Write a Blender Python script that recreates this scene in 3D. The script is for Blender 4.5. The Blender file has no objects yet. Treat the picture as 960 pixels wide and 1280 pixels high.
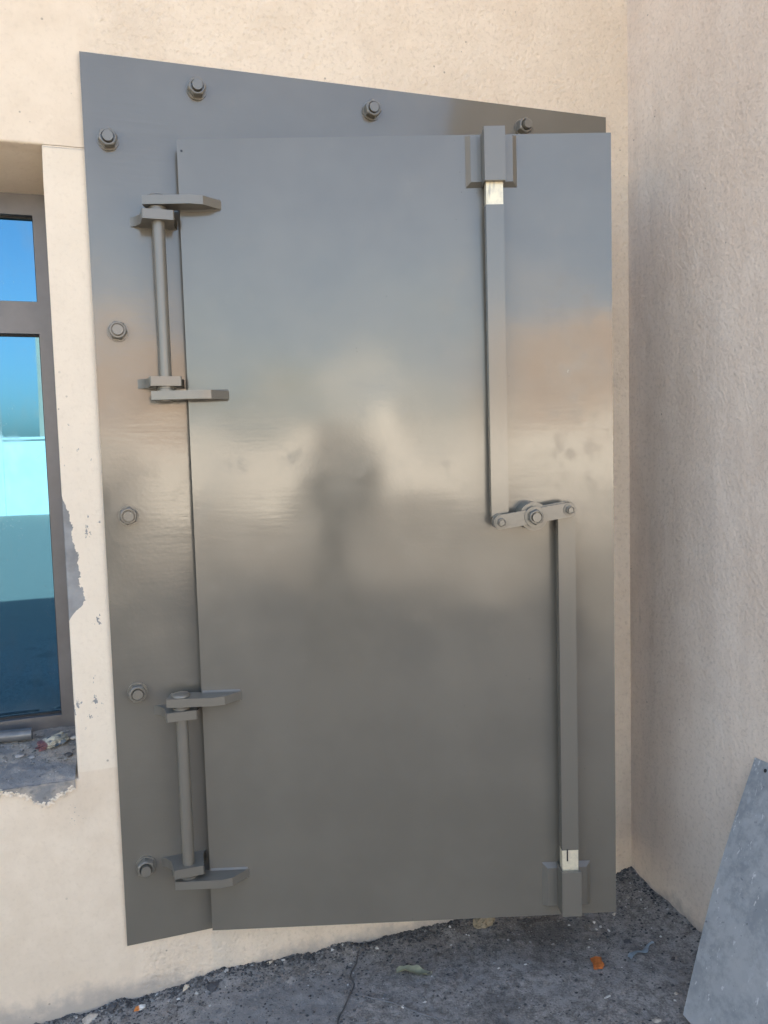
import bpy, bmesh, math, random
from mathutils import Vector, Matrix, noise as mnoise
random.seed(7)
S = bpy.context.scene
COL = S.collection
R = math.radians

# ------------------------------------------------------------------ camera
CAM = Vector((0.0669, -2.2594, 1.5341))
YAW, PITCH, ROLL, FPX = 0.316, 0.072, -0.028, 973.28
_F = Vector((math.sin(YAW)*math.cos(PITCH), math.cos(YAW)*math.cos(PITCH), -math.sin(PITCH)))
_R = Vector((math.cos(YAW), -math.sin(YAW), 0)); _U = _R.cross(_F)
_R2 = _R*math.cos(ROLL) + _U*math.sin(ROLL); _U2 = -_R*math.sin(ROLL) + _U*math.cos(ROLL)
cd = bpy.data.cameras.new('camera'); cam = bpy.data.objects.new('camera', cd); COL.objects.link(cam)
cam.matrix_world = Matrix(((_R2.x, _U2.x, -_F.x, CAM.x), (_R2.y, _U2.y, -_F.y, CAM.y), (_R2.z, _U2.z, -_F.z, CAM.z), (0, 0, 0, 1)))
cd.sensor_fit = 'HORIZONTAL'; cd.sensor_width = 36; cd.lens = FPX/960*36; cd.clip_start = 0.01; cd.clip_end = 3000
S.camera = cam
S.render.resolution_x, S.render.resolution_y = 768, 1024

# ------------------------------------------------------------------ sky, sun, exposure
SUN_EL, SUN_AZ = R(44), R(8)          # azimuth from +Y towards +X: the sun stands behind the wall
w = bpy.data.worlds.new('World'); S.world = w; w.use_nodes = True
wn = w.node_tree.nodes; wl = w.node_tree.links
sky = wn.new('ShaderNodeTexSky'); sky.sky_type = 'NISHITA'; sky.sun_disc = False
sky.sun_elevation = SUN_EL; sky.sun_rotation = SUN_AZ; sky.air_density = 1.0; sky.dust_density = 2.6; sky.ozone_density = 1.6
bg = wn['Background']; wl.new(sky.outputs[0], bg.inputs[0]); bg.inputs[1].default_value = 0.10
sd = bpy.data.lights.new('sun', 'SUN'); sd.energy = 5.0; sd.angle = R(0.53); sd.color = (1, 0.95, 0.87)
sun = bpy.data.objects.new('sun', sd); COL.objects.link(sun)
sdir = Vector((math.sin(SUN_AZ)*math.cos(SUN_EL), math.cos(SUN_AZ)*math.cos(SUN_EL), math.sin(SUN_EL)))
sun.rotation_euler = sdir.to_track_quat('Z', 'Y').to_euler(); sun.location = sdir*40
S.view_settings.view_transform = 'Standard'; S.view_settings.look = 'None'
S.view_settings.exposure = 2.60; S.view_settings.use_white_balance = True; S.view_settings.white_balance_temperature = 7350; S.view_settings.gamma = 1.0; S.view_settings.use_curve_mapping = False
S.render.engine = 'CYCLES'; S.cycles.max_bounces = 6; S.cycles.diffuse_bounces = 4; S.cycles.glossy_bounces = 3; S.cycles.caustics_reflective = False; S.cycles.caustics_refractive = False

# ------------------------------------------------------------------ helpers
def tag(o, label=None, cat=None, group=None, kind=None):
    for k, v in (('label', label), ('category', cat), ('group', group), ('kind', kind)):
        if v: o[k] = v
    return o

def empty(name, loc=(0, 0, 0)):
    o = bpy.data.objects.new(name, None); COL.objects.link(o); o.location = loc; o.empty_display_size = 0.1
    return o

def mk(name, bm, mat, parent=None, loc=None, rz=None, smooth=None, bevel=0, seg=2, bang=30):
    if bevel:
        es = [e for e in bm.edges if len(e.link_faces) == 2 and e.calc_face_angle(0) > R(bang)]
        bmesh.ops.bevel(bm, geom=es, offset=bevel, segments=seg, profile=0.5, affect='EDGES', clamp_overlap=True)
    bmesh.ops.recalc_face_normals(bm, faces=bm.faces[:])
    me = bpy.data.meshes.new(name); bm.to_mesh(me); bm.free()
    if smooth:
        me.polygons.foreach_set('use_smooth', [True]*len(me.polygons)); me.set_sharp_from_angle(angle=R(smooth))
    for m in (mat if isinstance(mat, (list, tuple)) else [mat]): me.materials.append(m)
    o = bpy.data.objects.new(name, me); COL.objects.link(o)
    if parent: o.parent = parent
    if loc is not None: o.location = loc
    if rz is not None: o.rotation_euler = (0, 0, rz)
    return o

def box(bm, x0, x1, y0, y1, z0, z1):
    v = [bm.verts.new((x, y, z)) for z in (z0, z1) for y in (y0, y1) for x in (x0, x1)]
    for f in ((0, 2, 3, 1), (4, 5, 7, 6), (0, 1, 5, 4), (2, 6, 7, 3), (0, 4, 6, 2), (1, 3, 7, 5)):
        bm.faces.new([v[i] for i in f])
    return v

AX = {'x': Matrix(((0, 0, 1), (1, 0, 0), (0, 1, 0))), 'y': Matrix(((1, 0, 0), (0, 0, 1), (0, 1, 0))), 'z': Matrix.Identity(3)}
def prism(bm, pts, axis, a, b):
    """polygon in the two other axes (order x,y,z without the axis), extruded from a to b along axis"""
    def P(p, t):
        if axis == 'x': return (t, p[0], p[1])
        if axis == 'y': return (p[0], t, p[1])
        return (p[0], p[1], t)
    lo = [bm.verts.new(P(p, a)) for p in pts]; hi = [bm.verts.new(P(p, b)) for p in pts]
    n = len(pts)
    bm.faces.new(lo); bm.faces.new(hi[::-1])
    for i in range(n): bm.faces.new((lo[i], hi[i], hi[(i+1) % n], lo[(i+1) % n]))

def disc(cx, cy, r, n=24, ph=0.0):
    return [(cx+r*math.cos(ph+2*math.pi*i/n), cy+r*math.sin(ph+2*math.pi*i/n)) for i in range(n)]

def fbm(x, y, z=0.0, o=4):
    return mnoise.fractal((x, y, z), 1.0, 2.0, o)

# ------------------------------------------------------------------ material helper
class NT:
    def __init__(s, name):
        s.m = bpy.data.materials.new(name); s.m.use_nodes = True
        s.t = s.m.node_tree; s.n = s.t.nodes; s.l = s.t.links
        s.b = s.n['Principled BSDF']; s.tc = s.n.new('ShaderNodeTexCoord'); s.co = s.tc.outputs['Object']
        s._xyz = None
    def put(s, sock, v):
        if hasattr(v, 'is_output'): s.l.new(v, sock)
        else: sock.default_value = v
    def xyz(s):
        if not s._xyz:
            n = s.n.new('ShaderNodeSeparateXYZ'); s.l.new(s.co, n.inputs[0]); s._xyz = n.outputs
        return s._xyz
    def math(s, op, a, b=0.0, c=0.0, clamp=False):
        n = s.n.new('ShaderNodeMath'); n.operation = op; n.use_clamp = clamp
        s.put(n.inputs[0], a); s.put(n.inputs[1], b)
        if op in ('MULTIPLY_ADD', 'SMOOTH_MIN', 'SMOOTH_MAX', 'COMPARE'): s.put(n.inputs[2], c)
        return n.outputs[0]
    def add(s, a, b): return s.math('ADD', a, b)
    def mul(s, a, b): return s.math('MULTIPLY', a, b)
    def noise(s, scale, detail=2, rough=0.55, stretch=None, dist=0.0, off=None):
        n = s.n.new('ShaderNodeTexNoise'); n.inputs['Scale'].default_value = scale
        n.inputs['Detail'].default_value = detail; n.inputs['Roughness'].default_value = rough; n.inputs['Distortion'].default_value = dist
        v = s.co
        if stretch or off:
            mp = s.n.new('ShaderNodeMapping'); s.l.new(v, mp.inputs[0])
            if stretch: mp.inputs['Scale'].default_value = stretch
            if off: mp.inputs['Location'].default_value = off
            v = mp.outputs[0]
        s.l.new(v, n.inputs['Vector']); return n.outputs[0]
    def voro(s, scale, feature='F1', rnd=1.0, out='Distance', stretch=None):
        n = s.n.new('ShaderNodeTexVoronoi'); n.feature = feature; n.inputs['Scale'].default_value = scale; n.inputs['Randomness'].default_value = rnd
        v = s.co
        if stretch:
            mp = s.n.new('ShaderNodeMapping'); s.l.new(v, mp.inputs[0]); mp.inputs['Scale'].default_value = stretch; v = mp.outputs[0]
        s.l.new(v, n.inputs['Vector']); return n.outputs[out]
    def ramp(s, v, a, b, lo=0.0, hi=1.0, smooth=True):
        n = s.n.new('ShaderNodeMapRange'); n.interpolation_type = 'SMOOTHSTEP' if smooth else 'LINEAR'
        s.put(n.inputs['Value'], v); s.put(n.inputs['From Min'], a); s.put(n.inputs['From Max'], b)
        s.put(n.inputs['To Min'], lo); s.put(n.inputs['To Max'], hi); return n.outputs[0]
    def mix(s, f, a, b):
        n = s.n.new('ShaderNodeMix'); n.data_type = 'RGBA'; s.put(n.inputs[0], f)
        for i, v in ((6, a), (7, b)):
            if not hasattr(v, 'is_output') and len(v) == 3: v = (*v, 1)
            s.put(n.inputs[i], v)
        return n.outputs[2]
    def bump(s, h, strength, dist, normal=None):
        n = s.n.new('ShaderNodeBump'); n.inputs['Strength'].default_value = strength; n.inputs['Distance'].default_value = dist
        s.put(n.inputs['Height'], h)
        if normal is not None: s.l.new(normal, n.inputs['Normal'])
        return n.outputs[0]
    def out(s, color=None, rough=None, normal=None, metallic=None, spec=None):
        for k, v in (('Base Color', color), ('Roughness', rough), ('Normal', normal), ('Metallic', metallic), ('Specular IOR Level', spec)):
            if v is None: continue
            if k == 'Base Color' and not hasattr(v, 'is_output') and len(v) == 3: v = (*v, 1)
            s.put(s.b.inputs[k], v)
        return s.m
    def inside(s, v, a, b, soft):
        return s.mul(s.ramp(v, a-soft, a+soft), s.ramp(v, b-soft, b+soft, 1.0, 0.0))

def simple(name, col, rough=0.6, metallic=0.0, var=0.15, scale=40, bscale=120, bs=0.3, bd=0.001):
    t = NT(name); n = t.noise(scale, 4)
    c = t.mix(t.ramp(n, .3, .7), tuple(x*(1-var) for x in col), tuple(min(1, x*(1+var)) for x in col))
    return t.out(c, t.ramp(n, .2, .8, rough*0.85, min(1, rough*1.15)), t.bump(t.noise(bscale, 3), bs, bd), metallic)

# ---- cream stucco, front wall
def m_stucco_front():
    t = NT('stucco_cream'); X, Y, Z = t.xyz()
    CREAM, CREAM2, PALE = (.79, .66, .52), (.725, .595, .46), (.80, .695, .565)
    CEM, CEM2 = (.31, .305, .30), (.23, .226, .222)
    low = t.noise(2.2, 4, .6); mid = t.noise(14, 4, .6)
    c = t.mix(t.ramp(t.add(t.mul(low, .6), t.mul(mid, .4)), .38, .62), CREAM2, CREAM)
    # smoother paler plaster margin round the window
    edge_n = t.mul(t.add(t.noise(30, 3), -.5), .03)
    mar = t.mul(t.mul(t.ramp(t.add(X, edge_n), .05, .02), t.ramp(t.add(Z, t.mul(edge_n, .3)), .683, .688)), t.ramp(Z, 2.365, 2.362))
    c = t.mix(t.mul(mar, .55), c, PALE)
    # grey cement bared at the edge of the jamb
    jn = t.add(t.mul(t.add(t.noise(26, 4, .65), -.5), .05), t.mul(t.add(t.noise(9, 2), -.5), .03))
    prof = t.mul(t.inside(Z, 1.135, 1.425, .03), t.ramp(Z, 1.14, 1.42, .038, .020))
    jz = t.inside(Z, 1.135, 1.425, .03)
    patch = t.mul(t.math('GREATER_THAN', t.add(t.add(prof, t.mul(jn, jz)), -.105), X), t.math('GREATER_THAN', jz, .02))
    # small flakes of missing paint along the margin
    fl = t.noise(55, 4, .7, stretch=(1, 1, .55)); big = t.noise(7, 2, off=(3, 1, 2))
    zone = t.mul(t.mul(t.inside(X, -.115, -.01, .02), t.inside(Z, .74, 1.62, .15)), t.ramp(big, .42, .6))
    flake = t.ramp(t.add(fl, t.mul(zone, .16)), .745, .765)
    flake = t.mul(flake, t.ramp(zone, .05, .2))
    # peppering of small holes under the sill
    pep = t.mul(t.ramp(t.voro(95), .16, .11), t.mul(t.ramp(t.noise(12, 2, off=(1, 5, 1)), .5, .62), t.mul(t.inside(Z, .53, .66, .04), t.ramp(X, -.06, -.12))))
    bare = t.math('MAXIMUM', t.math('MAXIMUM', patch, flake), t.mul(pep, .8))
    cem = t.mix(t.ramp(t.noise(18, 4), .35, .65), CEM2, CEM)
    c = t.mix(bare, c, cem)
    # sparse dark specks
    sp = t.mul(t.ramp(t.voro(23), .085, .06), t.ramp(t.noise(5, 2, off=(7, 7, 7)), .52, .6))
    c = t.mix(t.mul(sp, .55), c, (.16, .14, .12))
    # grey splash of mortar and dirt at the foot of the wall, with its own ragged edge
    dn = t.add(t.mul(t.add(t.noise(5, 3, .6), -.5), .14), t.mul(t.add(t.noise(40, 4, .7), -.5), .06))
    dirt = t.ramp(t.add(Z, dn), .075, .005)
    c = t.mix(t.mul(dirt, .7), c, (.30, .28, .265))
    # rougher greyer strip left of the doorway foot
    seam = t.mul(t.ramp(t.add(X, t.mul(t.add(mid, -.5), .03)), .232, .242), t.mul(t.ramp(Z, .22, .18), t.ramp(t.add(X, t.mul(mid, .1)), .40, .30)))
    c = t.mix(t.mul(seam, .35), c, (.56, .51, .43))
    gr = t.noise(72, 3, .7, off=(1, 1, 1)); c = t.mix(t.mul(t.ramp(gr, .50, .70), t.ramp(X, .02, .06, .12, .34)), c, (.47, .365, .27))
    # stains: thin rust-brown film
    st = t.ramp(t.noise(3.2, 5, .65, stretch=(1, 1, .45), off=(2, 2, 2)), .58, .74)
    c = t.mix(t.mul(st, .18), c, (.50, .40, .31))
    # relief
    grain = t.noise(66, 2, .6); pit = t.ramp(t.voro(48), .10, .42); h = t.add(t.mul(grain, 1.4), t.mul(pit, .35))
    amp = t.ramp(X, .02, .05, .32, 1)
    h = t.mul(h, amp)
    crease = t.mul(t.ramp(t.math('ABSOLUTE', t.add(Z, -2.366)), .0015, .004, -1.5, 0), t.mul(t.ramp(X, -.11, -.10), t.ramp(X, .01, 0)))
    h = t.add(h, crease)
    n1 = t.bump(h, .9, .0034)
    n2 = t.bump(t.noise(3.5, 1), .35, .03, n1)
    return t.out(c, .88, n2, spec=.25)

# ---- stucco of the side wall: same paint toned slightly greyer, coarser, trowelled in vertical waves
def m_stucco_side():
    t = NT('stucco_side'); X, Y, Z = t.xyz()
    low = t.noise(1.8, 4, .6, stretch=(1, 1, .6)); mid = t.noise(11, 4, .6)
    c = t.mix(t.ramp(t.add(t.mul(low, .6), t.mul(mid, .4)), .38, .62), (.74, .61, .505), (.80, .68, .575))
    # grey tone in long vertical runs, stronger towards the corner
    run = t.noise(7, 5, .65, stretch=(1, 1.6, .16), off=(1, 3, 0))
    near = t.ramp(t.add(Y, t.mul(t.add(t.noise(4, 3), -.5), .25)), -.24, -.02)
    film = t.mul(t.ramp(run, .42, .7), t.add(.3, t.mul(near, .7)))
    c = t.mix(t.mul(film, .22), c, (.40, .345, .295))
    st = t.mul(t.ramp(t.noise(30, 4, .7, stretch=(1, 1.5, .25)), .58, .75), near)
    c = t.mix(t.mul(st, .22), c, (.22, .20, .18))
    dn = t.add(t.mul(t.add(t.noise(5, 3, .6), -.5), .16), t.mul(t.add(t.noise(40, 4, .7), -.5), .07))
    c = t.mix(t.mul(t.ramp(t.add(Z, dn), .10, .02), .7), c, (.24, .22, .21))
    gr = t.noise(80, 3, .7, off=(1, 1, 1)); c = t.mix(t.mul(t.ramp(gr, .48, .70), .30), c, (.42, .34, .28))
    sp = t.mul(t.ramp(t.voro(21), .075, .05), t.ramp(t.noise(4, 2, off=(7, 7, 7)), .55, .62))
    c = t.mix(t.mul(sp, .6), c, (.14, .12, .11))
    grain = t.noise(74, 2, .6); h = t.mul(grain, 1.5)
    n1 = t.bump(h, .9, .0023)
    n2 = t.bump(t.noise(6, 2, .55, stretch=(1, 1.2, .4)), .3, .03, n1)
    return t.out(c, .88, n2, spec=.25)

# ---- door paint: satin dark grey enamel, rolled
def m_paint(name, streak=1.0, base=(.152, .136, .110), r0=.12, r1=.19, wave=1.0, marks=False, dusty=.06):
    t = NT(name); X, Y, Z = t.xyz()
    mid = t.noise(3, 3, .6); c = t.mix(t.ramp(mid, .35, .65), tuple(x*.95 for x in base), tuple(x*1.05 for x in base))
    dust = t.ramp(t.noise(9, 4, .7, off=(3, 3, 3)), .54, .75); c = t.mix(t.mul(dust, dusty), c, (.22, .20, .17))
    sp = t.mul(t.ramp(t.voro(33), .06, .035), t.ramp(mid, .55, .62)); c = t.mix(t.mul(sp, .5), c, (.03, .03, .03))
    roll = t.noise(42, 2, .6, stretch=(.14, .14, 1.6)); peel = t.noise(120, 0, .5)
    patchy = t.mul(t.math('POWER', t.noise(1.9, 1, off=(6, 1, 4)), 3.0), 4.5)     # the roller left its lines only here and there
    n1 = t.bump(t.add(t.mul(t.mul(roll, patchy), .9), t.mul(peel, .30)) if wave else peel, .10*streak, .0016)
    n2 = t.bump(t.noise(3.0, 1, .5, off=(5, 2, 9)), .30*wave, .02, n1) if wave else n1
    rr = t.add(t.ramp(mid, .3, .7, r0, r1), t.mul(dust, .10)) if dusty else t.ramp(mid, .3, .7, r0, r1)
    if marks:                                                        # dull finger marks and wiped smears near the free edge
        sm = t.mul(t.ramp(t.noise(24, 3, .6, stretch=(1, 1, .8), off=(8, 2, 3)), .44, .76), t.mul(t.inside(X, .98, 1.16, .03), t.inside(Z, 1.38, 2.02, .08)))
        rr = t.add(rr, t.mul(sm, .10)); c = t.mix(t.mul(sm, .12), c, (.085, .078, .066))
    if not dusty: c, rr = base, (r0+r1)/2                            # small fittings: one even coat
    return t.out(c, rr, n2, spec=1.0)

PAINT = m_paint('grey_enamel', marks=True)
PAINT_FRAME = m_paint('grey_enamel_brushed', 1.7, wave=1.3)
PAINT_SMALL = m_paint('grey_enamel_fittings', 1.0, base=(.155, .140, .115), r0=.24, r1=.34, wave=0, dusty=.0)
PAINT_BAR = m_paint('grey_enamel_bar', .35, base=(.155, .140, .115), r0=.13, r1=.2, wave=0, dusty=.0)
STUCCO = m_stucco_front(); STUCCO2 = m_stucco_side()

def m_ground():
    t = NT('oily_grey_dirt'); X, Y, Z = t.xyz()
    a = t.noise(5, 3, .65); b = t.noise(38, 3, .7); f = t.noise(160, 2, .7)
    c = t.mix(t.ramp(t.add(t.mul(b, .55), t.mul(f, .45)), .36, .64), (.150, .138, .126), (.37, .342, .314))
    dust = t.ramp(t.add(a, t.mul(t.add(b, -.5), .5)), .50, .66)
    c = t.mix(t.mul(dust, .65), c, (.30, .285, .27))
    # caked pale cement spill
    dx = t.math('POWER', t.mul(t.add(X, -.36), 2.6), 2); dy = t.math('POWER', t.mul(t.add(Y, .20), 5.5), 2)
    blob = t.ramp(t.add(t.add(t.add(dx, dy), t.mul(t.add(a, -.5), 1.0)), t.mul(t.add(b, -.5), 1.2)), .42, .26)
    c = t.mix(t.mul(blob, .55), c, (.25, .245, .24))
    oil = t.ramp(t.noise(3.2, 4, .6, off=(9, 4, 0)), .54, .66); c = t.mix(t.mul(oil, .4), c, (.035, .034, .034))
    grit = t.ramp(t.voro(210), .22, .12); wsel = t.ramp(t.noise(60, 2), .55, .65)
    c = t.mix(t.mul(t.mul(grit, wsel), .6), c, (.42, .41, .40))
    far = t.ramp(Y, -2.5, -6); c = t.mix(t.mul(far, .9), c, (.20, .18, .155))
    n1 = t.bump(t.add(t.mul(f, .6), t.mul(b, .8)), .7, .006)
    return t.out(c, t.ramp(b, .3, .7, .72, .95), n1, spec=.35)
GROUND = m_ground()

# ------------------------------------------------------------------ ground
WALLX, WZ = [-1.5, -.136, .277, .634, 1.071, 1.69], [-.03, -.025, .016, .002, .004, .032]
def wall_foot(x):
    for i in range(5):
        if x < WALLX[i+1] or i == 4:
            k = max(0, min(1, (x-WALLX[i])/(WALLX[i+1]-WALLX[i]))); return WZ[i]*(1-k)+WZ[i+1]*k
def gh(x, y):
    d = max(0, -y); dr = max(0, 1.69-x)
    z = wall_foot(x)*math.exp(-(d/.35)**2)
    z += .012*math.exp(-(d/.05)**2)*(1+1.2*fbm(x*9, y*9, 1)) + .016*math.exp(-(dr/.06)**2)*(1+fbm(x*9, y*9, 4))
    near = math.exp(-((x-.7)**2+(y+.4)**2)/4)
    z += near*(.010*fbm(x*3, y*3, 2) + .0035*fbm(x*22, y*22, 3) + .004*max(0, fbm(x*14, y*14, 8))*math.exp(-(d/.2)**2)*3)
    return z
def axis_pts(lo, hi, step, far_lo, far_hi):
    p = [lo+i*step for i in range(int((hi-lo)/step)+1)]
    d, s = lo, step
    while d > far_lo: s *= 1.35; d -= s; p.insert(0, d)
    d, s = p[-1], step
    while d < far_hi: s *= 1.35; d += s; p.append(d)
    return p
def build_ground():
    xs = axis_pts(-.5, 1.75, .012, -600, 600); ys = axis_pts(-1.25, .06, .012, -900, 600)
    vs = [(x, y, gh(x, y)) for y in ys for x in xs]; n = len(xs)
    fs = [(j*n+i, j*n+i+1, (j+1)*n+i+1, (j+1)*n+i) for j in range(len(ys)-1) for i in range(n-1)]
    me = bpy.data.meshes.new('ground'); me.from_pydata(vs, [], fs); me.materials.append(GROUND)
    me.polygons.foreach_set('use_smooth', [True]*len(me.polygons))
    o = bpy.data.objects.new('ground', me); COL.objects.link(o); tag(o, 'dark grey oily dirt ground littered with grit', None, None, 'structure')
build_ground()

# ------------------------------------------------------------------ front wall with window
H = 6.6; XC = 1.6885; Z0 = .125
XW = -.1053; WL = -1.35; WB, WT = .668, 2.369; WD = .30          # window opening
DX0, DX1, DZ0, DZ1 = .34, 1.30, .30, 2.27                        # doorway behind the steel leaf
def build_front_wall():
    bm = bmesh.new()
    xs = [-9, WL, XW, DX0, DX1, XC+.12]; zs = [-.3, DZ0, WB, DZ1, WT, H]
    V = {}
    def v(x, y, z):
        k = (round(x, 4), round(y, 4), round(z, 4))
        if k not in V: V[k] = bm.verts.new((x, y, z))
        return V[k]
    for i in range(len(xs)-1):
        for j in range(len(zs)-1):
            cx, cz = (xs[i]+xs[i+1])/2, (zs[j]+zs[j+1])/2
            if WL < cx < XW and WB < cz < WT: continue
            if DX0 < cx < DX1 and DZ0 < cz < DZ1: continue
            bm.faces.new((v(xs[i], 0, zs[j]), v(xs[i+1], 0, zs[j]), v(xs[i+1], 0, zs[j+1]), v(xs[i], 0, zs[j+1])))
    def reveal(x0, x1, z0, z1, d, drop=0.0):
        xx = [x for x in xs if x0 <= x <= x1]; zz = [z for z in zs if z0 <= z <= z1]
        ring = [(x, z0) for x in xx] + [(x1, z) for z in zz[1:]] + [(x, z1) for x in xx[-2::-1]] + [(x0, z) for z in zz[-2:0:-1]]
        n = len(ring); out = []
        for k in range(n):
            a, b = ring[k], ring[(k+1) % n]
            za = a[1]-drop if a[1] == z1 else a[1]; zb = b[1]-drop if b[1] == z1 else b[1]
            bm.faces.new((v(a[0], 0, a[1]), v(b[0], 0, b[1]), v(b[0], d, zb), v(a[0], d, za)))
            e = bm.edges.get((v(a[0], 0, a[1]), v(b[0], 0, b[1])))
            if e: out.append(e)
        return out
    es = reveal(WL, XW, WB, WT, WD+.09, .045)
    reveal(DX0, DX1, DZ0, DZ1, .42)
    bmesh.ops.bevel(bm, geom=es, offset=.009, segments=3, profile=.5, affect='EDGES')
    # roof and rear of the building mass
    T = [bm.verts.new(p) for p in ((-9, 0, H), (XC+.12, 0, H), (XC+.12, 5, H), (-9, 5, H), (-9, 5, -.3), (XC+.12, 5, -.3), (-9, 0, -.3), (XC+.12, 0, -.3))]
    bm.faces.new(T[:4]); bm.faces.new((T[3], T[2], T[5], T[4])); bm.faces.new((T[0], T[3], T[4], T[6])); bm.faces.new((T[1], T[7], T[5], T[2]))
    wall = mk('stucco_wall', bm, STUCCO, smooth=35)
    tag(wall, 'cream stucco wall with a window, behind the grey steel door', 'wall', 'stucco walls meeting in a corner')
    return wall
wall = build_front_wall()

def build_room():
    bm = bmesh.new()
    x0, x1, y0, y1, z0, z1 = DX0-.5, DX1+.3, .42, 2.6, DZ0-.002, DZ1+.25
    box(bm, x0, x1, y0, y1, z0, z1)
    f = [f for f in bm.faces if all(abs(q.co.y-y0) < 1e-5 for q in f.verts)]; bmesh.ops.delete(bm, geom=f, context='FACES_ONLY')
    # the inner face of the front wall round the doorway
    for a, b, c, d in ((x0, DX0, z0, z1), (DX1, x1, z0, z1), (DX0, DX1, DZ1, z1)):
        q = [bm.verts.new(p) for p in ((a, y0, c), (b, y0, c), (b, y0, d), (a, y0, d))]; bm.faces.new(q)
    mk('doorway_room', bm, simple('bare_concrete', (.30, .29, .27), .9, bscale=60), wall)
build_room()

# right wall
def build_side_wall():
    bm = bmesh.new(); box(bm, XC, XC+.35, -1.5, .3, -.3, H)
    o = mk('stucco_wall', bm, STUCCO2, bevel=.012)
    tag(o, 'grey-beige stucco wall on the right, metal sheet leaning on it', 'wall', 'stucco walls meeting in a corner')
build_side_wall()

# ------------------------------------------------------------------ window
ALU = simple('bronze_aluminium', (.165, .155, .153), .42, .3, .12, 9, 200, .15, .0006)
GASKET = simple('black_gasket', (.02, .02, .022), .6)
def m_glass():
    t = NT('blue_mirror_glass')
    X, Y, Z = t.xyz()
    smear = t.ramp(t.noise(7, 4, .7, stretch=(1, 1, .4)), .46, .78)
    spk = t.mul(t.ramp(t.voro(120), .16, .08), t.ramp(t.noise(9, 2), .45, .62))
    run = t.ramp(t.noise(26, 3, .6, stretch=(1, 1, .06), off=(5, 5, 5)), .60, .74)
    foot = t.ramp(t.add(Z, t.mul(t.noise(14, 3), .12)), .92, .80)
    dirt = t.math('MAXIMUM', t.math('MAXIMUM', t.mul(spk, .7), t.mul(run, .28)), t.math('MAXIMUM', t.mul(smear, .22), t.mul(foot, .35)))
    c = t.mix(dirt, (.065, .20, .31), (.20, .215, .21))
    n = t.bump(t.noise(1.6, 1), .05, .02)
    return t.out(c, t.add(.012, t.mul(dirt, .25)), n, t.ramp(dirt, 0, 1, .97, .35))
GLASS = m_glass()
def build_window():
    y0 = WD+.002; zb, zt = .706, WT-.042
    win = empty('window'); win.parent = wall
    panes_x = [(-.163, -.66), (-.745, WL+.06)]
    sx0, sx1 = WL-.004, XW+.004
    bm = bmesh.new(); box(bm, -.164, sx1, y0, y0+.07, zb, zt+.02); mk('jamb_frame', bm, ALU, win, bevel=.003)
    bm = bmesh.new(); box(bm, sx0, WL+.06, y0, y0+.07, zb, zt+.02); mk('jamb_frame', bm, ALU, win, bevel=.003)
    bm = bmesh.new(); box(bm, -.745, -.66, y0+.001, y0+.071, zb+.052, zt-.1); mk('mullion', bm, ALU, win, bevel=.003)
    for nm, a, b in (('bottom_rail', zb+.0005, zb+.056), ('transom', 1.927, 2.021), ('top_rail', 2.273, zt+.019)):
        bm = bmesh.new(); box(bm, WL+.059, -.163, y0+.002, y0+.068, a, b); mk(nm, bm, ALU, win, bevel=.003)
    for (xa, xb) in panes_x:
        for za, zc in ((zb+.056, 1.927), (2.021, 2.273)):
            bm = bmesh.new(); box(bm, xb-.004, xa+.004, y0+.034, y0+.044, za-.004, zc+.004); mk('pane', bm, GLASS, win)
            bm = bmesh.new()                                     # gasket round the pane
            for a, b, c, d in ((xb, xb+.005, za, zc), (xa-.005, xa, za, zc), (xb+.005, xa-.005, za, za+.005), (xb+.005, xa-.005, zc-.005, zc)):
                box(bm, a, b, y0+.026, y0+.0335, c, d)
            mk('gasket', bm, GASKET, win)
build_window()
def m_cement():
    t = NT('raw_cement')
    a = t.noise(8, 5, .65); b = t.noise(60, 4, .7)
    c = t.mix(t.ramp(a, .42, .56), (.25, .25, .252), (.42, .375, .33)); c = t.mix(t.mul(t.ramp(b, .55, .75), .6), c, (.13, .125, .12))
    return t.out(c, .93, t.bump(t.add(b, t.mul(a, .7)), .8, .008), spec=.2)
CEMENT = m_cement()
def sill_drop(x):
    """how far the broken edge reaches below the opening"""
    d = .010+.046*math.exp(-((x+.195)/.045)**2)+.014*math.exp(-((x+.125)/.03)**2)+.03*max(0, fbm(x*5, 3, 1))*(1 if x < -.36 else 0)
    return max(.003, d+.012*fbm(x*45, 1, 2)+.006*fbm(x*140, 1, 5))
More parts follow.
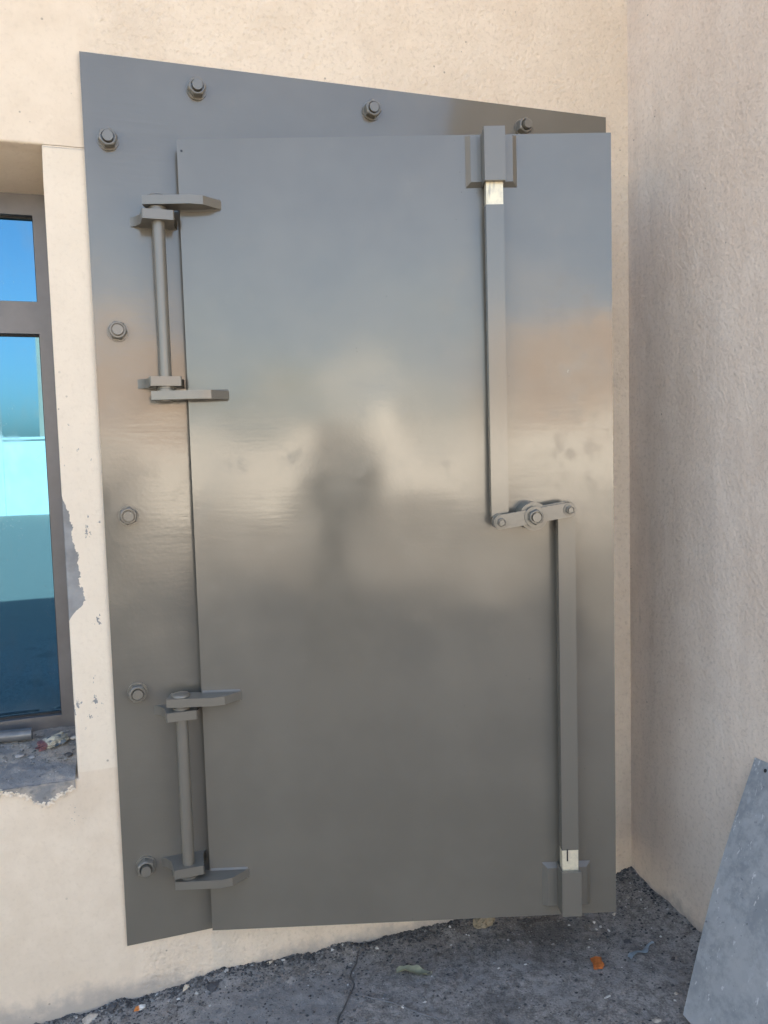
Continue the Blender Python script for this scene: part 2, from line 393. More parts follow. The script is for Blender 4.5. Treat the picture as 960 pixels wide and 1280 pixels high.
def build_sill():
    bm = bmesh.new(); xs_ = [WL-.002+i*.02 for i in range(int((-.45-WL)/.02))]
    x = xs_[-1]+.012
    while x < XW-.006: xs_.append(x); x += .003
    ny = 30; cols_ = []
    for x in xs_:
        c_ = [bm.verts.new((x, -.0025-.0012*fbm(x*60, 4), WB-sill_drop(x)))]
        for k in range(ny+1):
            y = -.007+(WD+.05)*(k/ny)**1.4
            z = WB+.006+.050*min(1, max(0, y)/WD)+.006*fbm(x*9, y*9)*min(1, max(0, y)*20)+.0035*fbm(x*40, y*40, 2)*min(1, max(0, y)*20)-.005*max(0, 1-max(0, y)/.03)**2
            c_.append(bm.verts.new((x, y+.003*fbm(x*50, k*.7)*(k < 3), z)))
        cols_.append(c_)
    for a, b in zip(cols_, cols_[1:]):
        for k in range(len(a)-1): bm.faces.new((a[k], b[k], b[k+1], a[k+1]))
    sill = mk('window_sill', bm, CEMENT, wall, smooth=40)
    # crumbs of plaster left along the broken edge
    bm = bmesh.new()
    for k in range(240):
        x = random.uniform(-.5, XW-.008); s_ = random.uniform(.0014, .0046)
        b = rock_bm(s_*1.3, s_*.8, s_, k, sub=1, rough=.5); b.transform(Matrix.Translation((x, -.003, WB-sill_drop(x)+random.gauss(-.002, .004))))
        me_ = bpy.data.meshes.new('tmp'); b.to_mesh(me_); b.free(); bm.from_mesh(me_); bpy.data.meshes.remove(me_)
    o = mk('plaster_crumbs', bm, simple('plaster_crumb', (.74, .63, .51), .9, bs=.4), sill); o['kind'] = 'stuff'
# ------------------------------------------------------------------ the steel door
door = empty('steel_door', (.8, 0, 0))
tag(door, 'grey painted steel security door standing slightly ajar on a bolted frame', 'door')
DOFF = Vector((-.8, 0, 0))
FT, FB, FW = 2.4841+Z0, .0438+Z0, 1.596
YF = -.013                                                     # front of the frame plate
def dpart(name, bm, mat, parent=None, **k):
    return mk(name, bm, mat, parent or door, loc=DOFF if parent is None else None, **k)

bm = bmesh.new()
def ring_plate(bm, o, i, y0, y1):
    (ox0, ox1, oz0, oz1), (ix0, ix1, iz0, iz1) = o, i
    oc = [(ox0, oz0), (ox1, oz0), (ox1, oz1), (ox0, oz1)]; ic = [(ix0, iz0), (ix1, iz0), (ix1, iz1), (ix0, iz1)]
    A = [[bm.verts.new((x, y, z)) for x, z in c] for y in (y0, y1) for c in (oc, ic)]
    for k in range(4):
        m = (k+1) % 4
        bm.faces.new((A[0][k], A[0][m], A[1][m], A[1][k])); bm.faces.new((A[2][k], A[3][k], A[3][m], A[2][m]))
        bm.faces.new((A[0][k], A[2][k], A[2][m], A[0][m])); bm.faces.new((A[1][k], A[1][m], A[3][m], A[3][k]))
ring_plate(bm, (0, FW, FB, FT), (DX0-.02, DX1+.02, DZ0-.02, DZ1-.02), YF, -.0015)
frame = dpart('frame_plate', bm, PAINT_FRAME, bevel=.0035, smooth=40)

# anchor bolts every half metre
def nut_bm(R_, hole, y0, y1, rot, dep):
    """hexagon nut from y0 (back) to y1 (front, more negative): chamfered rim, a groove round the stud"""
    bm = bmesh.new(); n = 36; ap = R_*math.cos(math.pi/6); rings = []
    def ring(fn, y): rings.append([bm.verts.new((fn(t)*math.cos(t+rot), y, fn(t)*math.sin(t+rot))) for t in [2*math.pi*k/n for k in range(n)]])
    hexr = lambda t: ap/math.cos((t % (math.pi/3))-math.pi/6)
    h = y0-y1
    ring(hexr, y0); ring(hexr, y1+h*.22)
    ring(lambda t: min(hexr(t), R_*.93), y1+h*.10); ring(lambda t: ap*.93, y1); ring(lambda t: hole, y1); ring(lambda t: hole, y1+dep)
    for a, b in zip(rings, rings[1:]):
        for k in range(n): bm.faces.new((a[k], a[(k+1) % n], b[(k+1) % n], b[k]))
    bm.faces.new(rings[-1]); bm.faces.new(rings[0][::-1])
    return bm
def bolt(x, z, rot, tilt):
    bm = bmesh.new(); prism(bm, disc(0, 0, .0138, 20), 'y', -.049+tilt, -.013)
    st = dpart('anchor_bolt', bm, PAINT_SMALL, smooth=40, bevel=.0028, bang=60); st.location = (x-.8, 0, z)
    bm = bmesh.new(); prism(bm, disc(0, 0, .0275, 28), 'y', -.0180, -.0128); mk('washer', bm, PAINT_SMALL, st, bevel=.0020, smooth=40, bang=60)
    mk('nut', nut_bm(.0248, .0172, -.0186, -.0410, rot, .009), PAINT_SMALL, st, smooth=28)
for k, (x, z) in enumerate([(.06, 2.264), (.06, 1.764), (.063, 1.265), (.063, .771), (.061, .270), (.296, 2.420), (.796, 2.417), (1.292, 2.419)]):
    bolt(x, z+Z0, [.2, .9, .35, 0, .6, .1, .75, .5][k], [0, .002, -.001, .004, -.003, 0, .003, -.004][k])
for x, z in ((1.536, 2.264), (1.536, 1.264), (1.536, .27)):      # on the far upright of the frame
    bolt(x, z+Z0, .3, 0)

# --- leaf: local axes u (along the leaf), o = -y towards the viewer
LX, LY, LA, LW, LT, LH = .2333, -.06, .2857, 1.1695, 2.2654+Z0, 2.2
LLOC = Vector((LX-.8, LY, 0))
def lpart(name, bm, mat, parent=None, **k):
    o = mk(name, bm, mat, parent or door, **k)
    if parent is None: o.location = LLOC; o.rotation_euler = (0, 0, -LA)
    return o
bm = bmesh.new(); box(bm, 0, LW, 0, .010, LT-LH, LT)
leaf = lpart('door_leaf', bm, PAINT, bevel=.0025, smooth=40)
bm = bmesh.new()
for a, b, c, d in ((.13, .18, LT-LH+.16, LT-.16), (LW-.18, LW-.13, LT-LH+.16, LT-.16)): box(bm, a, b, .011, .05, c, d)
for z in (LT-LH+.162, LT-.212, (LT-LH/2)-.025): box(bm, .181, LW-.181, .011, .048, z, z+.05)
lpart('stiffener', bm, PAINT, leaf, bevel=.002)

bm = bmesh.new(); prism(bm, disc(.012, LT-.030, .0032, 10), 'y', -.0004, .002); lpart('drill_hole', bm, GASKET, leaf)

# --- hinges (leaf arms outside, frame brackets inside, one long pin)
PX, PY = .176, -.072
def pin_local():
    dx, dy = PX-LX, PY-LY
    return dx*math.cos(LA)-dy*math.sin(LA), -(dx*math.sin(LA)+dy*math.cos(LA))
PU, PO = pin_local()
def hinge(z_arm_top, z_arm_bot, top_head):
    """z of the middle of the upper and lower leaf arms"""
    th = .023
    bm = bmesh.new(); prism(bm, disc(0, 0, .0165, 24), 'z', z_arm_bot-.014, z_arm_top+.012)
    pin = dpart('hinge', bm, PAINT_SMALL, smooth=40, bevel=.0015, bang=60); pin.location = (PX-.8, PY, 0)
    M = Matrix.Rotation(-LA, 4, 'Z')
    for z in (z_arm_top, z_arm_bot):
        bm = bmesh.new()
        pts = [(PU-.033, PO+.030), (.040, PO+.030), (.072, PO+.020), (.106, .006), (.112, -.0005), (.004, -.0005), (PU+.03, PO-.030), (PU-.033, PO-.030)]
        prism(bm, [(u-PU, -(o-PO)) for u, o in pts], 'z', z-th/2, z+th/2)
        a = mk('hinge_arm', bm, PAINT_SMALL, pin, rz=-LA, bevel=.0018, smooth=30)
        # weld bead along the arm foot
        bm = bmesh.new()
        for sgn in (-1, 1):
            zz = z+sgn*th/2
            prism(bm, [(.0008, zz-.001*sgn), (-.0048, zz-.0008*sgn), (-.0026, zz+.0022*sgn), (.0008, zz+.0050*sgn)], 'x', .003, .108)
        for q in bm.verts: q.co = Vector((q.co.x-PU, q.co.y+PO-.0003, q.co.z))
        w_ = mk('weld', bm, PAINT_SMALL, pin, rz=-LA, bevel=.0006, smooth=60)
    for z in (z_arm_top-.037, z_arm_bot+.037):
        bm = bmesh.new()
        pts = [(.104, YF+.0005), (.118, YF-.012), (.131, YF-.034), (.134, PY-.027), (.137, PY-.030), (.213, PY-.030), (.216, PY-.027), (.218, YF-.034), (.222, YF-.012), (.229, YF+.0005)]
        prism(bm, [(x-PX, y-PY) for x, y in pts], 'z', z-.0125, z+.0125); mk('frame_bracket', bm, PAINT_SMALL, pin, bevel=.0018, smooth=30)
    for z in (z_arm_top-.018, z_arm_bot+.018):                       # spacer washers, two thin rings each
        bm = bmesh.new()
        prism(bm, disc(0, 0, .0235, 24), 'z', z-.0060, z-.0004); prism(bm, disc(0, 0, .0225, 24), 'z', z+.0004, z+.0058)
        mk('spacer', bm, PAINT_SMALL, pin, bevel=.0008, smooth=40, bang=60)
    bm = bmesh.new()                                               # domed head
    r = .026; prof = [(r, 0), (r, .003), (r*.86, .0065), (r*.55, .009), (.0001, .010)]
    zt = z_arm_top+th/2+.0004; rings = [[bm.verts.new((p*math.cos(t), p*math.sin(t), zt+q)) for t in [2*math.pi*i/24 for i in range(24)]] for p, q in prof]
    for a, b in zip(rings, rings[1:]):
        for i in range(24): bm.faces.new((a[i], a[(i+1) % 24], b[(i+1) % 24], b[i]))
    bm.faces.new(rings[0][::-1]); bm.faces.new(rings[-1])
    mk('pin_head', bm, PAINT_SMALL, pin, smooth=50)
hinge(2.092+Z0, 1.586+Z0, True)
hinge(.751+Z0, .234+Z0, True)

# --- locking bars in their guides
def m_bare():
    t = NT('bare_zinc_tip'); n = t.noise(30, 4, .7); s_ = t.noise(20, 4, .6, stretch=(1, 1, .2))
    c = t.mix(t.ramp(n, .35, .7), (.80, .72, .54), (.60, .55, .44)); c = t.mix(t.mul(t.ramp(s_, .6, .7), .7), c, (.25, .24, .22))
    return t.out(c, .42, t.bump(s_, .3, .001), .35)
BARE = m_bare()
def rbox(bm, u0, u1, o0, o1, z0, z1): box(bm, u0, u1, -o1, -o0, z0, z1)
UB = .841; LB = 1.0235; BW = .0235; BO0, BO1 = .020, .050
bm = bmesh.new(); rbox(bm, UB-BW, UB+BW, BO0, BO1, 1.235+Z0, 2.066+Z0); ub = lpart('locking_bar', bm, PAINT_BAR, bevel=.003)
bm = bmesh.new(); rbox(bm, UB-BW+.0008, UB+BW-.0008, BO0+.0008, BO1-.0008, 2.0662+Z0, 2.215+Z0); lpart('bare_tip', bm, BARE, ub, bevel=.002)
bm = bmesh.new(); rbox(bm, LB-BW, LB+BW, BO0, BO1, .284+Z0, 1.255+Z0); lb = lpart('locking_bar', bm, PAINT_BAR, bevel=.003)
bm = bmesh.new(); rbox(bm, LB-BW+.0008, LB+BW-.0008, BO0+.0008, BO1-.0008, .135+Z0, .2838+Z0); tip = lpart('bare_tip', bm, BARE, lb, bevel=.002)
bm = bmesh.new(); rbox(bm, LB-.0105, LB-.0065, BO1-.002, BO1+.0004, .252+Z0, .288+Z0); lpart('scratch_slot', bm, GASKET, lb)

def guide(uc, z0, z1, mouth):
    """hat section: channel of front plate and two cheeks, a chamfered flange on each side"""
    z0 += Z0; z1 += Z0
    hw = .0275; bm = bmesh.new()
    prism(bm, [(uc-hw, 0), (uc-hw, -.064), (uc+hw, -.064), (uc+hw, 0), (uc+hw-.0035, 0), (uc+hw-.0035, -.0535), (uc-hw+.0035, -.0535), (uc-hw+.0035, 0)], 'z', z0, z1)
    g = lpart('bar_guide', bm, PAINT_SMALL, bevel=.0014)
    for s_ in (-1, 1):
        ua, ub_ = (uc+s_*hw+s_*.0005), uc+s_*.070
        m0, m1 = (.012, .003) if mouth < 0 else (.003, .012)
        bm = bmesh.new(); e = -.0003
        lo = [(ua, e, z0+.001), (ub_, e, z0+.001), (ub_, e, z1-.001), (ua, e, z1-.001)]
        hi = [(ua, -.013, z0+.001+m0), (ub_-s_*.013, -.013, z0+.001+m0), (ub_-s_*.013, -.013, z1-.001-m1), (ua, -.013, z1-.001-m1)]
        A = [bm.verts.new(p) for p in lo]; B = [bm.verts.new(p) for p in hi]
        bm.faces.new(A); bm.faces.new(B[::-1])
        for k in range(4): bm.faces.new((A[k], B[k], B[(k+1) % 4], A[(k+1) % 4]))
        lpart('guide_flange', bm, PAINT_SMALL, g, bevel=.0012, smooth=15)
guide(UB, 2.124, 2.262, -1)
guide(LB, .097, .226, 1)

# --- crank linking the two bars
P1, PC, P2 = (UB-.003, 1.222+Z0), (.930, 1.234+Z0), (LB, 1.250+Z0)
def capsule(a, b, r, n=10):
    d = math.atan2(b[1]-a[1], b[0]-a[0]); pts = []
    for k in range(n+1): t = d+math.pi/2+math.pi*k/n; pts.append((a[0]+r*math.cos(t), a[1]+r*math.sin(t)))
    for k in range(n+1): t = d-math.pi/2+math.pi*k/n; pts.append((b[0]+r*math.cos(t), b[1]+r*math.sin(t)))
    return pts
bm = bmesh.new(); prism(bm, capsule(P1, P2, .0195), 'y', -.079, -.067); crank = lpart('crank', bm, PAINT_SMALL, bevel=.0030, smooth=40)
bm = bmesh.new(); prism(bm, disc(*PC, .0385, 36), 'y', -.066, 0); lpart('pivot_drum', bm, PAINT_SMALL, crank, bevel=.002, smooth=40, bang=60)
bm = bmesh.new(); prism(bm, capsule((PC[0]-.02, PC[1]+.004), (P2[0], P2[1]+.006), .017), 'y', -.0665, -.052); lpart('rear_link', bm, PAINT_SMALL, crank, bevel=.0015, smooth=40)
for (u, z), r, ln in ((P1, .0115, .018), (P2, .0115, .018), (PC, .0205, .026)):
    bm = bmesh.new(); prism(bm, disc(0, 0, r*.58, 16), 'y', -.079-ln, -.079)
    pb = lpart('pivot_bolt', bm, PAINT_SMALL, crank, bevel=.0015, smooth=35, bang=50); pb.location = (u, 0, z)
    b2 = nut_bm(r*1.02, r*.74, -.0836, -.0836-ln*.62, .4, ln*.35); w2 = bmesh.new(); prism(w2, disc(0, 0, r*1.38, 24), 'y', -.0830, -.0786)
    bmesh.ops.bevel(w2, geom=[e for e in w2.edges if e.calc_face_angle(0) > 1], offset=.0012, segments=2, affect='EDGES')
    me_ = bpy.data.meshes.new('tmp'); w2.to_mesh(me_); w2.free(); b2.from_mesh(me_); bpy.data.meshes.remove(me_)
    n_ = lpart('pivot_nut', b2, PAINT_SMALL, crank, smooth=30); n_.location = (u, 0, z)
for (u, z) in (P1, P2):
    bm = bmesh.new(); prism(bm, disc(u, z, .0215, 24), 'y', -.0665, -.0505); lpart('spacer_collar', bm, PAINT_SMALL, crank, bevel=.001, smooth=40, bang=60)

# ------------------------------------------------------------------ galvanised sheet leaning on the right wall
def m_galv():
    t = NT('weathered_zinc'); a = t.noise(6, 3, .65); b = t.noise(45, 4, .7); s_ = t.voro(55, out='Color')
    c = t.mix(t.ramp(t.add(t.mul(a, .5), t.mul(b, .5)), .40, .60), (.30, .325, .345), (.43, .45, .465))
    bl = t.noise(16, 4, .7, stretch=(1, 1, .6), off=(2, 8, 1)); c = t.mix(t.mul(t.ramp(bl, .54, .66), .45), c, (.50, .535, .56))
    sc_ = t.noise(38, 3, .75, stretch=(1, 1.6, .5)); c = t.mix(t.mul(t.ramp(sc_, .63, .68), .75), c, (.68, .70, .71))
    c = t.mix(t.mul(t.ramp(t.noise(60, 4, .7, off=(3, 3, 3)), .66, .72), .7), c, (.09, .10, .11))
    c = t.mix(t.mul(s_, .14), c, (.2, .22, .25))
    return t.out(c, t.ramp(b, .3, .7, .42, .64), t.bump(t.noise(9, 1), .2, .01), .25)
GALV = m_galv()
def build_sheet():
    A = Vector((1.413, -.604, .001)); B = Vector((1.686, -.569, .668))      # edge nearest the corner, foot and head
    up = (B-A).normalized(); along = Vector((.03, -1, .02)).normalized(); nrm = along.cross(up).normalized()
    if nrm.x > 0: nrm = -nrm
    Lh = (B-A).length; nu, nv = 24, 24; W_ = .92; bm = bmesh.new(); lay = []
    for t in (0, .0015):
        g = []
        for j in range(nv+1):
            row = []
            for i in range(nu+1):
                u, v = W_*i/nu, Lh*j/nv
                if i < 2 and j == 0: v += .010*(2-i)*.5
                k = j/nv; bow = .007*math.sin(math.pi*k)*(1-.4*i/nu)+.004*math.sin(u*5+k*2)*math.sin(math.pi*k)
                du = -.006*math.sin(math.pi*min(1, k*1.05)) if i == 0 else 0
                row.append(bm.verts.new(A+along*(u+du)+up*v+nrm*(bow+t)))
            g.append(row)
        lay.append(g)
    a, b = lay
    for j in range(nv):
        for i in range(nu):
            bm.faces.new((a[j][i], a[j][i+1], a[j+1][i+1], a[j+1][i])); bm.faces.new((b[j][i], b[j+1][i], b[j+1][i+1], b[j][i+1]))
    per = [(j, 0) for j in range(nv)]+[(nv, i) for i in range(nu)]+[(nv-k, nu) for k in range(nv)]+[(0, nu-k) for k in range(nu)]
    for k in range(len(per)):
        p, q = per[k], per[(k+1) % len(per)]; bm.faces.new((a[p[0]][p[1]], a[q[0]][q[1]], b[q[0]][q[1]], b[p[0]][p[1]]))
    o = mk('metal_sheet', bm, GALV, smooth=40)
    tag(o, 'blue-grey galvanised metal sheet leaning against the right wall', 'metal sheet')
    # punched hole near the upper corner: dark rim
    c = A+along*.045+up*(Lh-.022)+nrm*.0035; bm = bmesh.new()
    for r, h in ((.0045, .0002),):
        ps = [bm.verts.new(c+along*r*math.cos(t)+up*r*math.sin(t)*1.2+nrm*h) for t in [2*math.pi*i/12 for i in range(12)]]; bm.faces.new(ps)
        qs = [bm.verts.new(p.co-nrm*.002) for p in ps]
        for i in range(12): bm.faces.new((ps[i], ps[(i+1) % 12], qs[(i+1) % 12], qs[i]))
    mk('nail_hole', bm, GASKET, o)
build_sheet()

# ------------------------------------------------------------------ litter
def rock_bm(sx, sy, sz, seed, sub=2, rough=.35, facet=True):
    bm = bmesh.new(); bmesh.ops.create_icosphere(bm, subdivisions=sub, radius=1)
    for v in bm.verts:
        p = v.co.copy(); k = 1+rough*mnoise.fractal(p*1.1+Vector((seed*3.7, seed, 0)), 1, 2, 3)
        q = p*k; q.z = max(q.z, -.45); v.co = Vector((q.x*sx, q.y*sy, q.z*sz))
    return bm
STONES = {n: simple('stone_'+n, c, .85, scale=60, bscale=180, bs=.5, bd=.002, var=.25) for n, c in
          dict(beige=(.46, .41, .35), dark=(.075, .075, .08), white=(.60, .58, .54), cream=(.55, .48, .38), grey=(.26, .26, .265), brown=(.33, .27, .19)).items()}
def pebble(name, x, y, sx, sy, sz, mat, seed, label, rz=0.0, cat='stone', group=None, rough=.35):
    o = mk(name, rock_bm(sx, sy, sz, seed, sub=1, rough=.75), STONES[mat], loc=(x, y, gh(x, y)+sz*.22), rz=rz)
    return tag(o, label, cat, group)
PB = [('stone_slab', -.110, -.030, .030, .018, .013, 'beige', 1, 'flat beige stone slab at the foot of the wall in the lower left corner', .3),
      ('stone', -.048, -.022, .020, .018, .016, 'dark', 2, 'dark grey rock between the beige slab and the orange-stained chip', .2),
      ('plaster_chip', .103, -.048, .008, .006, .004, 'grey', 4, 'pale plaster chip right of the orange-stained chip', .5),
      ('shell_chip', .181, -.055, .011, .006, .004, 'white', 5, 'white curved chip in front of the cream pebble by the wall', 2.6),
      ('pebble', .155, -.022, .014, .011, .010, 'cream', 6, 'lumpy cream pebble close to the wall foot below the door hinge side', .8),
      ('dirt_clod', .225, -.050, .026, .02, .012, 'dark', 7, 'round dark dirt clod on the ground below the door hinge edge', .4),
      ('plaster_chip', .272, -.014, .010, .007, .007, 'white', 8, 'small white plaster chip against the wall foot below the door hinge edge', .9),
      ('plaster_chip', .400, -.012, .013, .007, .006, 'cream', 9, 'cream plaster chip at the wall foot left of the dark wire', .2),
      ('stone', .615, -.020, .010, .009, .009, 'dark', 10, 'dark stone at the wall foot beside the top of the dark wire', .2),
      ('pebble', .728, -.045, .008, .007, .006, 'white', 11, 'whitish pebble at the wall foot right of the dark wire', .2),
      ('pebble', .722, -.305, .008, .006, .006, 'white', 12, 'white pebble just below the pale metal rod', .2),
      ('pebble', 1.505, -.160, .010, .008, .007, 'beige', 13, 'beige pebble beside the lower outer corner of the door leaf', .2),
      ('pebble', 1.600, -.105, .009, .008, .006, 'beige', 14, 'beige pebble deep in the corner of the two walls', .2),
      ('pebble', 1.625, -.140, .006, .004, .004, 'white', 15, 'white pebble at the foot of the right wall near the corner', .2),
      ('dirt_clod', 1.465, -.285, .015, .010, .007, 'dark', 16, 'black dirt clod behind the grey plastic strip', .2),
      ('dirt_clod', 1.550, -.395, .010, .009, .006, 'dark', 17, 'black dirt clod between the plastic strip and the metal sheet', .2),
      ('plaster_chip', 1.268, -.470, .015, .005, .003, 'white', 18, 'white sliver on the ground in front of the orange fragment', .3),
      ('stone_slab', 1.345, -.585, .020, .010, .005, 'beige', 19, 'flat beige chip at the bottom edge left of the metal sheet', -.1),
      ('pebble', 1.460, -.520, .007, .006, .005, 'beige', 20, 'beige pebble touching the edge of the metal sheet', .1)]
for q in PB: pebble(*q[:3], *[k*.8 for k in q[3:6]], *q[6:])
for k, (x, y) in enumerate(((1.420, -.175), (1.432, -.195), (1.412, -.200), (1.445, -.220))):
    pebble('pebble', x, y, .0055, .0045, .004, 'white', 30+k, ('uppermost', 'right-hand middle', 'leftmost', 'lowest and brightest')[k]+' of four tiny white chips below the lower bar guide', k*.7, 'stone', 'bright white chips under the door corner')
def m_stained():
    t = NT('rust_stained_plaster'); n = t.noise(70, 3); X, Y, Z = t.xyz()
    c = t.mix(t.ramp(t.add(X, t.mul(t.add(n, -.5), .02)), -.004, -.009), (.74, .73, .70), (.62, .22, .06)); return t.out(c, .8, t.bump(n, .5, .002))
o = mk('plaster_chip', rock_bm(.019, .012, .009, 3, sub=1, rough=.7), m_stained(), loc=(.028, -.040, gh(.028, -.04)+.003), rz=.3)
tag(o, 'white chip with an orange stain at the foot of the wall', 'stone')

# dry leaf
def build_leaf():
    bm = bmesh.new(); n = 14; L_ = .105; rows = []
    for i in range(n+1):
        t = i/n; wd = .0155*math.sin(math.pi*min(1, t*.93+.03))**.7*(1+.25*math.sin(t*23)) + .0012
        x = (t-.5)*L_; zc = .006*math.sin(t*5)+.004
        rows.append([bm.verts.new((x, s_*wd+.004*math.sin(t*6), zc+(.008*abs(s_)**1.5)*(1+.5*math.sin(t*11+s_))) ) for s_ in (-1, -.5, 0, .5, 1)])
    for a, b in zip(rows, rows[1:]):
        for k in range(4): bm.faces.new((a[k], a[k+1], b[k+1], b[k]))
    g = bmesh.ops.solidify(bm, geom=bm.faces[:], thickness=.0007)
    t = NT('dry_leaf'); nn = t.noise(40, 4); c = t.mix(t.ramp(nn, .35, .65), (.60, .60, .42), (.46, .46, .33))
    m = t.out(c, .7, t.bump(t.noise(80, 3, stretch=(.4, 2, 1)), .5, .002))
    o = mk('dry_leaf', bm, m, loc=(.800, -.183, gh(.80, -.183)+.002), rz=-.30, smooth=60); tag(o, 'pale greenish dry leaf lying on the dirt below the door', 'leaf')
build_leaf()

def tube(bm, pts, r, n=8, r2=None):
    prev = None; m = len(pts)
    for i, p in enumerate(pts):
        p = Vector(p); d = (Vector(pts[min(i+1, m-1)])-Vector(pts[max(i-1, 0)])).normalized()
        a = d.cross(Vector((0, 0, 1)));  a = a.normalized() if a.length > 1e-4 else Vector((1, 0, 0)); b = d.cross(a)
        rr = r if r2 is None else r+(r2-r)*i/(m-1)
        ring = [bm.verts.new(p+a*rr*math.cos(2*math.pi*k/n)+b*rr*math.sin(2*math.pi*k/n)) for k in range(n)]
        if prev:
            for k in range(n): bm.faces.new((prev[k], prev[(k+1) % n], ring[(k+1) % n], ring[k]))
        else: bm.faces.new(ring[::-1])
        prev = ring
    bm.faces.new(prev)
def line_on_ground(x0, y0, x1, y1, n=10, lift=.003, wob=.003, seed=0):
    ps = []
    for i in range(n+1):
        t = i/n; x = x0+(x1-x0)*t+wob*fbm(t*3, seed); y = y0+(y1-y0)*t+wob*fbm(t*3, seed+5)
        ps.append((x, y, gh(x, y)+lift))
    return ps
bm = bmesh.new(); tube(bm, line_on_ground(.672, -.038, .520, -.345, n=24, lift=.0030, wob=.022, seed=2), .0021)
tag(mk('dark_wire', bm, simple('blackened_wire', (.10, .095, .09), .6), smooth=50), 'dark bent wire lying across the dirt towards the wall', 'wire')
bm = bmesh.new(); tube(bm, line_on_ground(.615, -.205, .800, -.385, n=16, lift=.0030, wob=.004, seed=9), .0018)
tag(mk('metal_rod', bm, simple('dull_steel_rod', (.22, .22, .225), .5, .4), smooth=50), 'thin pale metal rod lying on the dirt in front of the dry leaf', 'rod')

# orange fragment
bm = bmesh.new(); prism(bm, [(-.016, -.016), (.010, -.018), (.017, -.008), (.012, .002), (.014, .014), (-.002, .020), (-.018, .016), (-.014, .002)], 'z', 0, .006)
for v in bm.verts: v.co.z += .15*v.co.x+.25*v.co.y+.004
o = mk('orange_fragment', bm, simple('orange_tile', (.42, .12, .03), .5, var=.4, scale=70), loc=(1.318, -.350, gh(1.318, -.35)+.003), rz=-.35, bevel=.0012, smooth=30)
tag(o, 'small bright orange fragment on the dirt below the lower bar guide', 'fragment')

# grey plastic strip
bm = bmesh.new(); rows = []
for i in range(13):
    t = i/12; x = (t-.5)*.118; y = .006*math.sin(t*9)+(.004 if .3 < t < .5 else 0); wd = .0065*(1+.35*math.sin(t*13))*(1 if t < .9 else .7)
    z = .006+.003*math.sin(t*7)
    rows.append([bm.verts.new((x, y+s_*wd, z+.005*(1-abs(s_)))) for s_ in (-1, -.4, .4, 1)])
for a, b in zip(rows, rows[1:]):
    for k in range(3): bm.faces.new((a[k], a[k+1], b[k+1], b[k]))
bmesh.ops.solidify(bm, geom=bm.faces[:], thickness=.001)
o = mk('plastic_strip', bm, simple('blue_grey_plastic', (.40, .48, .53), .45, var=.2), loc=(1.475, -.345, gh(1.475, -.345)), rz=.30, smooth=45)
tag(o, 'crumpled blue-grey plastic strip on the dirt near the right wall', 'plastic strip')

# crumpled brown rag
bm = bmesh.new(); bmesh.ops.create_icosphere(bm, subdivisions=4, radius=1)
for v in bm.verts:
    p = v.co.copy(); k = 1+.42*mnoise.ridged_multi_fractal(p*1.3+Vector((4, 1, 2)), 1, 2, 4, 1, 2)*.5+.2*fbm(p.x*3, p.y*3, p.z*3)
    q = p*k; v.co = Vector((q.x*.030, q.y*.018, max(q.z, -.4)*.020))
o = mk('crumpled_rag', bm, simple('brown_paper', (.30, .245, .165), .8, var=.3, bscale=90, bs=.6, bd=.004), loc=(1.085, -.060, gh(1.085, -.06)+.010), rz=.2, smooth=40)
tag(o, 'crumpled brown rag at the wall foot under the bottom edge of the door', 'rag')

# rubbish on the window sill
build_sill()
def sill_z(y): return .674+.052*min(1, max(0, y)/WD)
bm = bmesh.new(); n = 20; L0, L1 = -.62, -.243; ya, yb = .262, .236
prev = None; cols = []
for (t, r) in ((0, .0), (0, .0175), (1, .0175), (1, .0145), (.86, .0145), (.86, 0)):
    x = L0+(L1-L0)*t; y = ya+(yb-ya)*t; zc = sill_z(y)+.0205
    cols.append([bm.verts.new((x, y+max(r, .0004)*math.cos(2*math.pi*k/n), zc+max(r, .0004)*math.sin(2*math.pi*k/n))) for k in range(n)])
for a, b in zip(cols, cols[1:]):
    for k in range(n): bm.faces.new((a[k], a[(k+1) % n], b[(k+1) % n], b[k]))
tag(mk('pipe_offcut', bm, simple('grey_pipe', (.16, .165, .17), .35, .3), smooth=40), 'grey pipe offcut with an open end lying on the window sill', 'pipe')
def m_wrap():
    t = NT('printed_wrapper'); n = t.noise(45, 4, .6); X, Y, Z = t.xyz(); k = t.noise(28, 2, off=(2, 2, 2))
    c = t.mix(t.ramp(n, .42, .58), (.56, .53, .43), (.30, .30, .26)); c = t.mix(t.ramp(k, .56, .62), c, (.09, .13, .17))
    c = t.mix(t.ramp(t.add(X, t.mul(t.add(n, -.5), .02)), -.022, -.028), c, (.17, .075, .08)); return t.out(c, .45, t.bump(n, .7, .004))
bm = bmesh.new(); bmesh.ops.create_icosphere(bm, subdivisions=4, radius=1)
for v in bm.verts:
    p = v.co.copy(); k = .7+.38*mnoise.ridged_multi_fractal(p*2.1+Vector((1, 7, 2)), 1, 2, 4, 1, 2)*.6+.25*fbm(p.x*2, p.y*2, p.z*2)
    q = Vector((max(-.8, min(.8, p.x))*1.2, max(-.75, min(.75, p.y))*1.2, p.z))*k; v.co = Vector((q.x*.043, q.y*.024, max(q.z, -.4)*.018))
o = mk('crumpled_wrapper', bm, m_wrap(), loc=(-.182, .190, sill_z(.19)+.011), rz=.35, smooth=35); o.rotation_euler = (0, -.12, .45)
tag(o, 'crumpled cream wrapper with red and blue print on the window sill', 'wrapper')
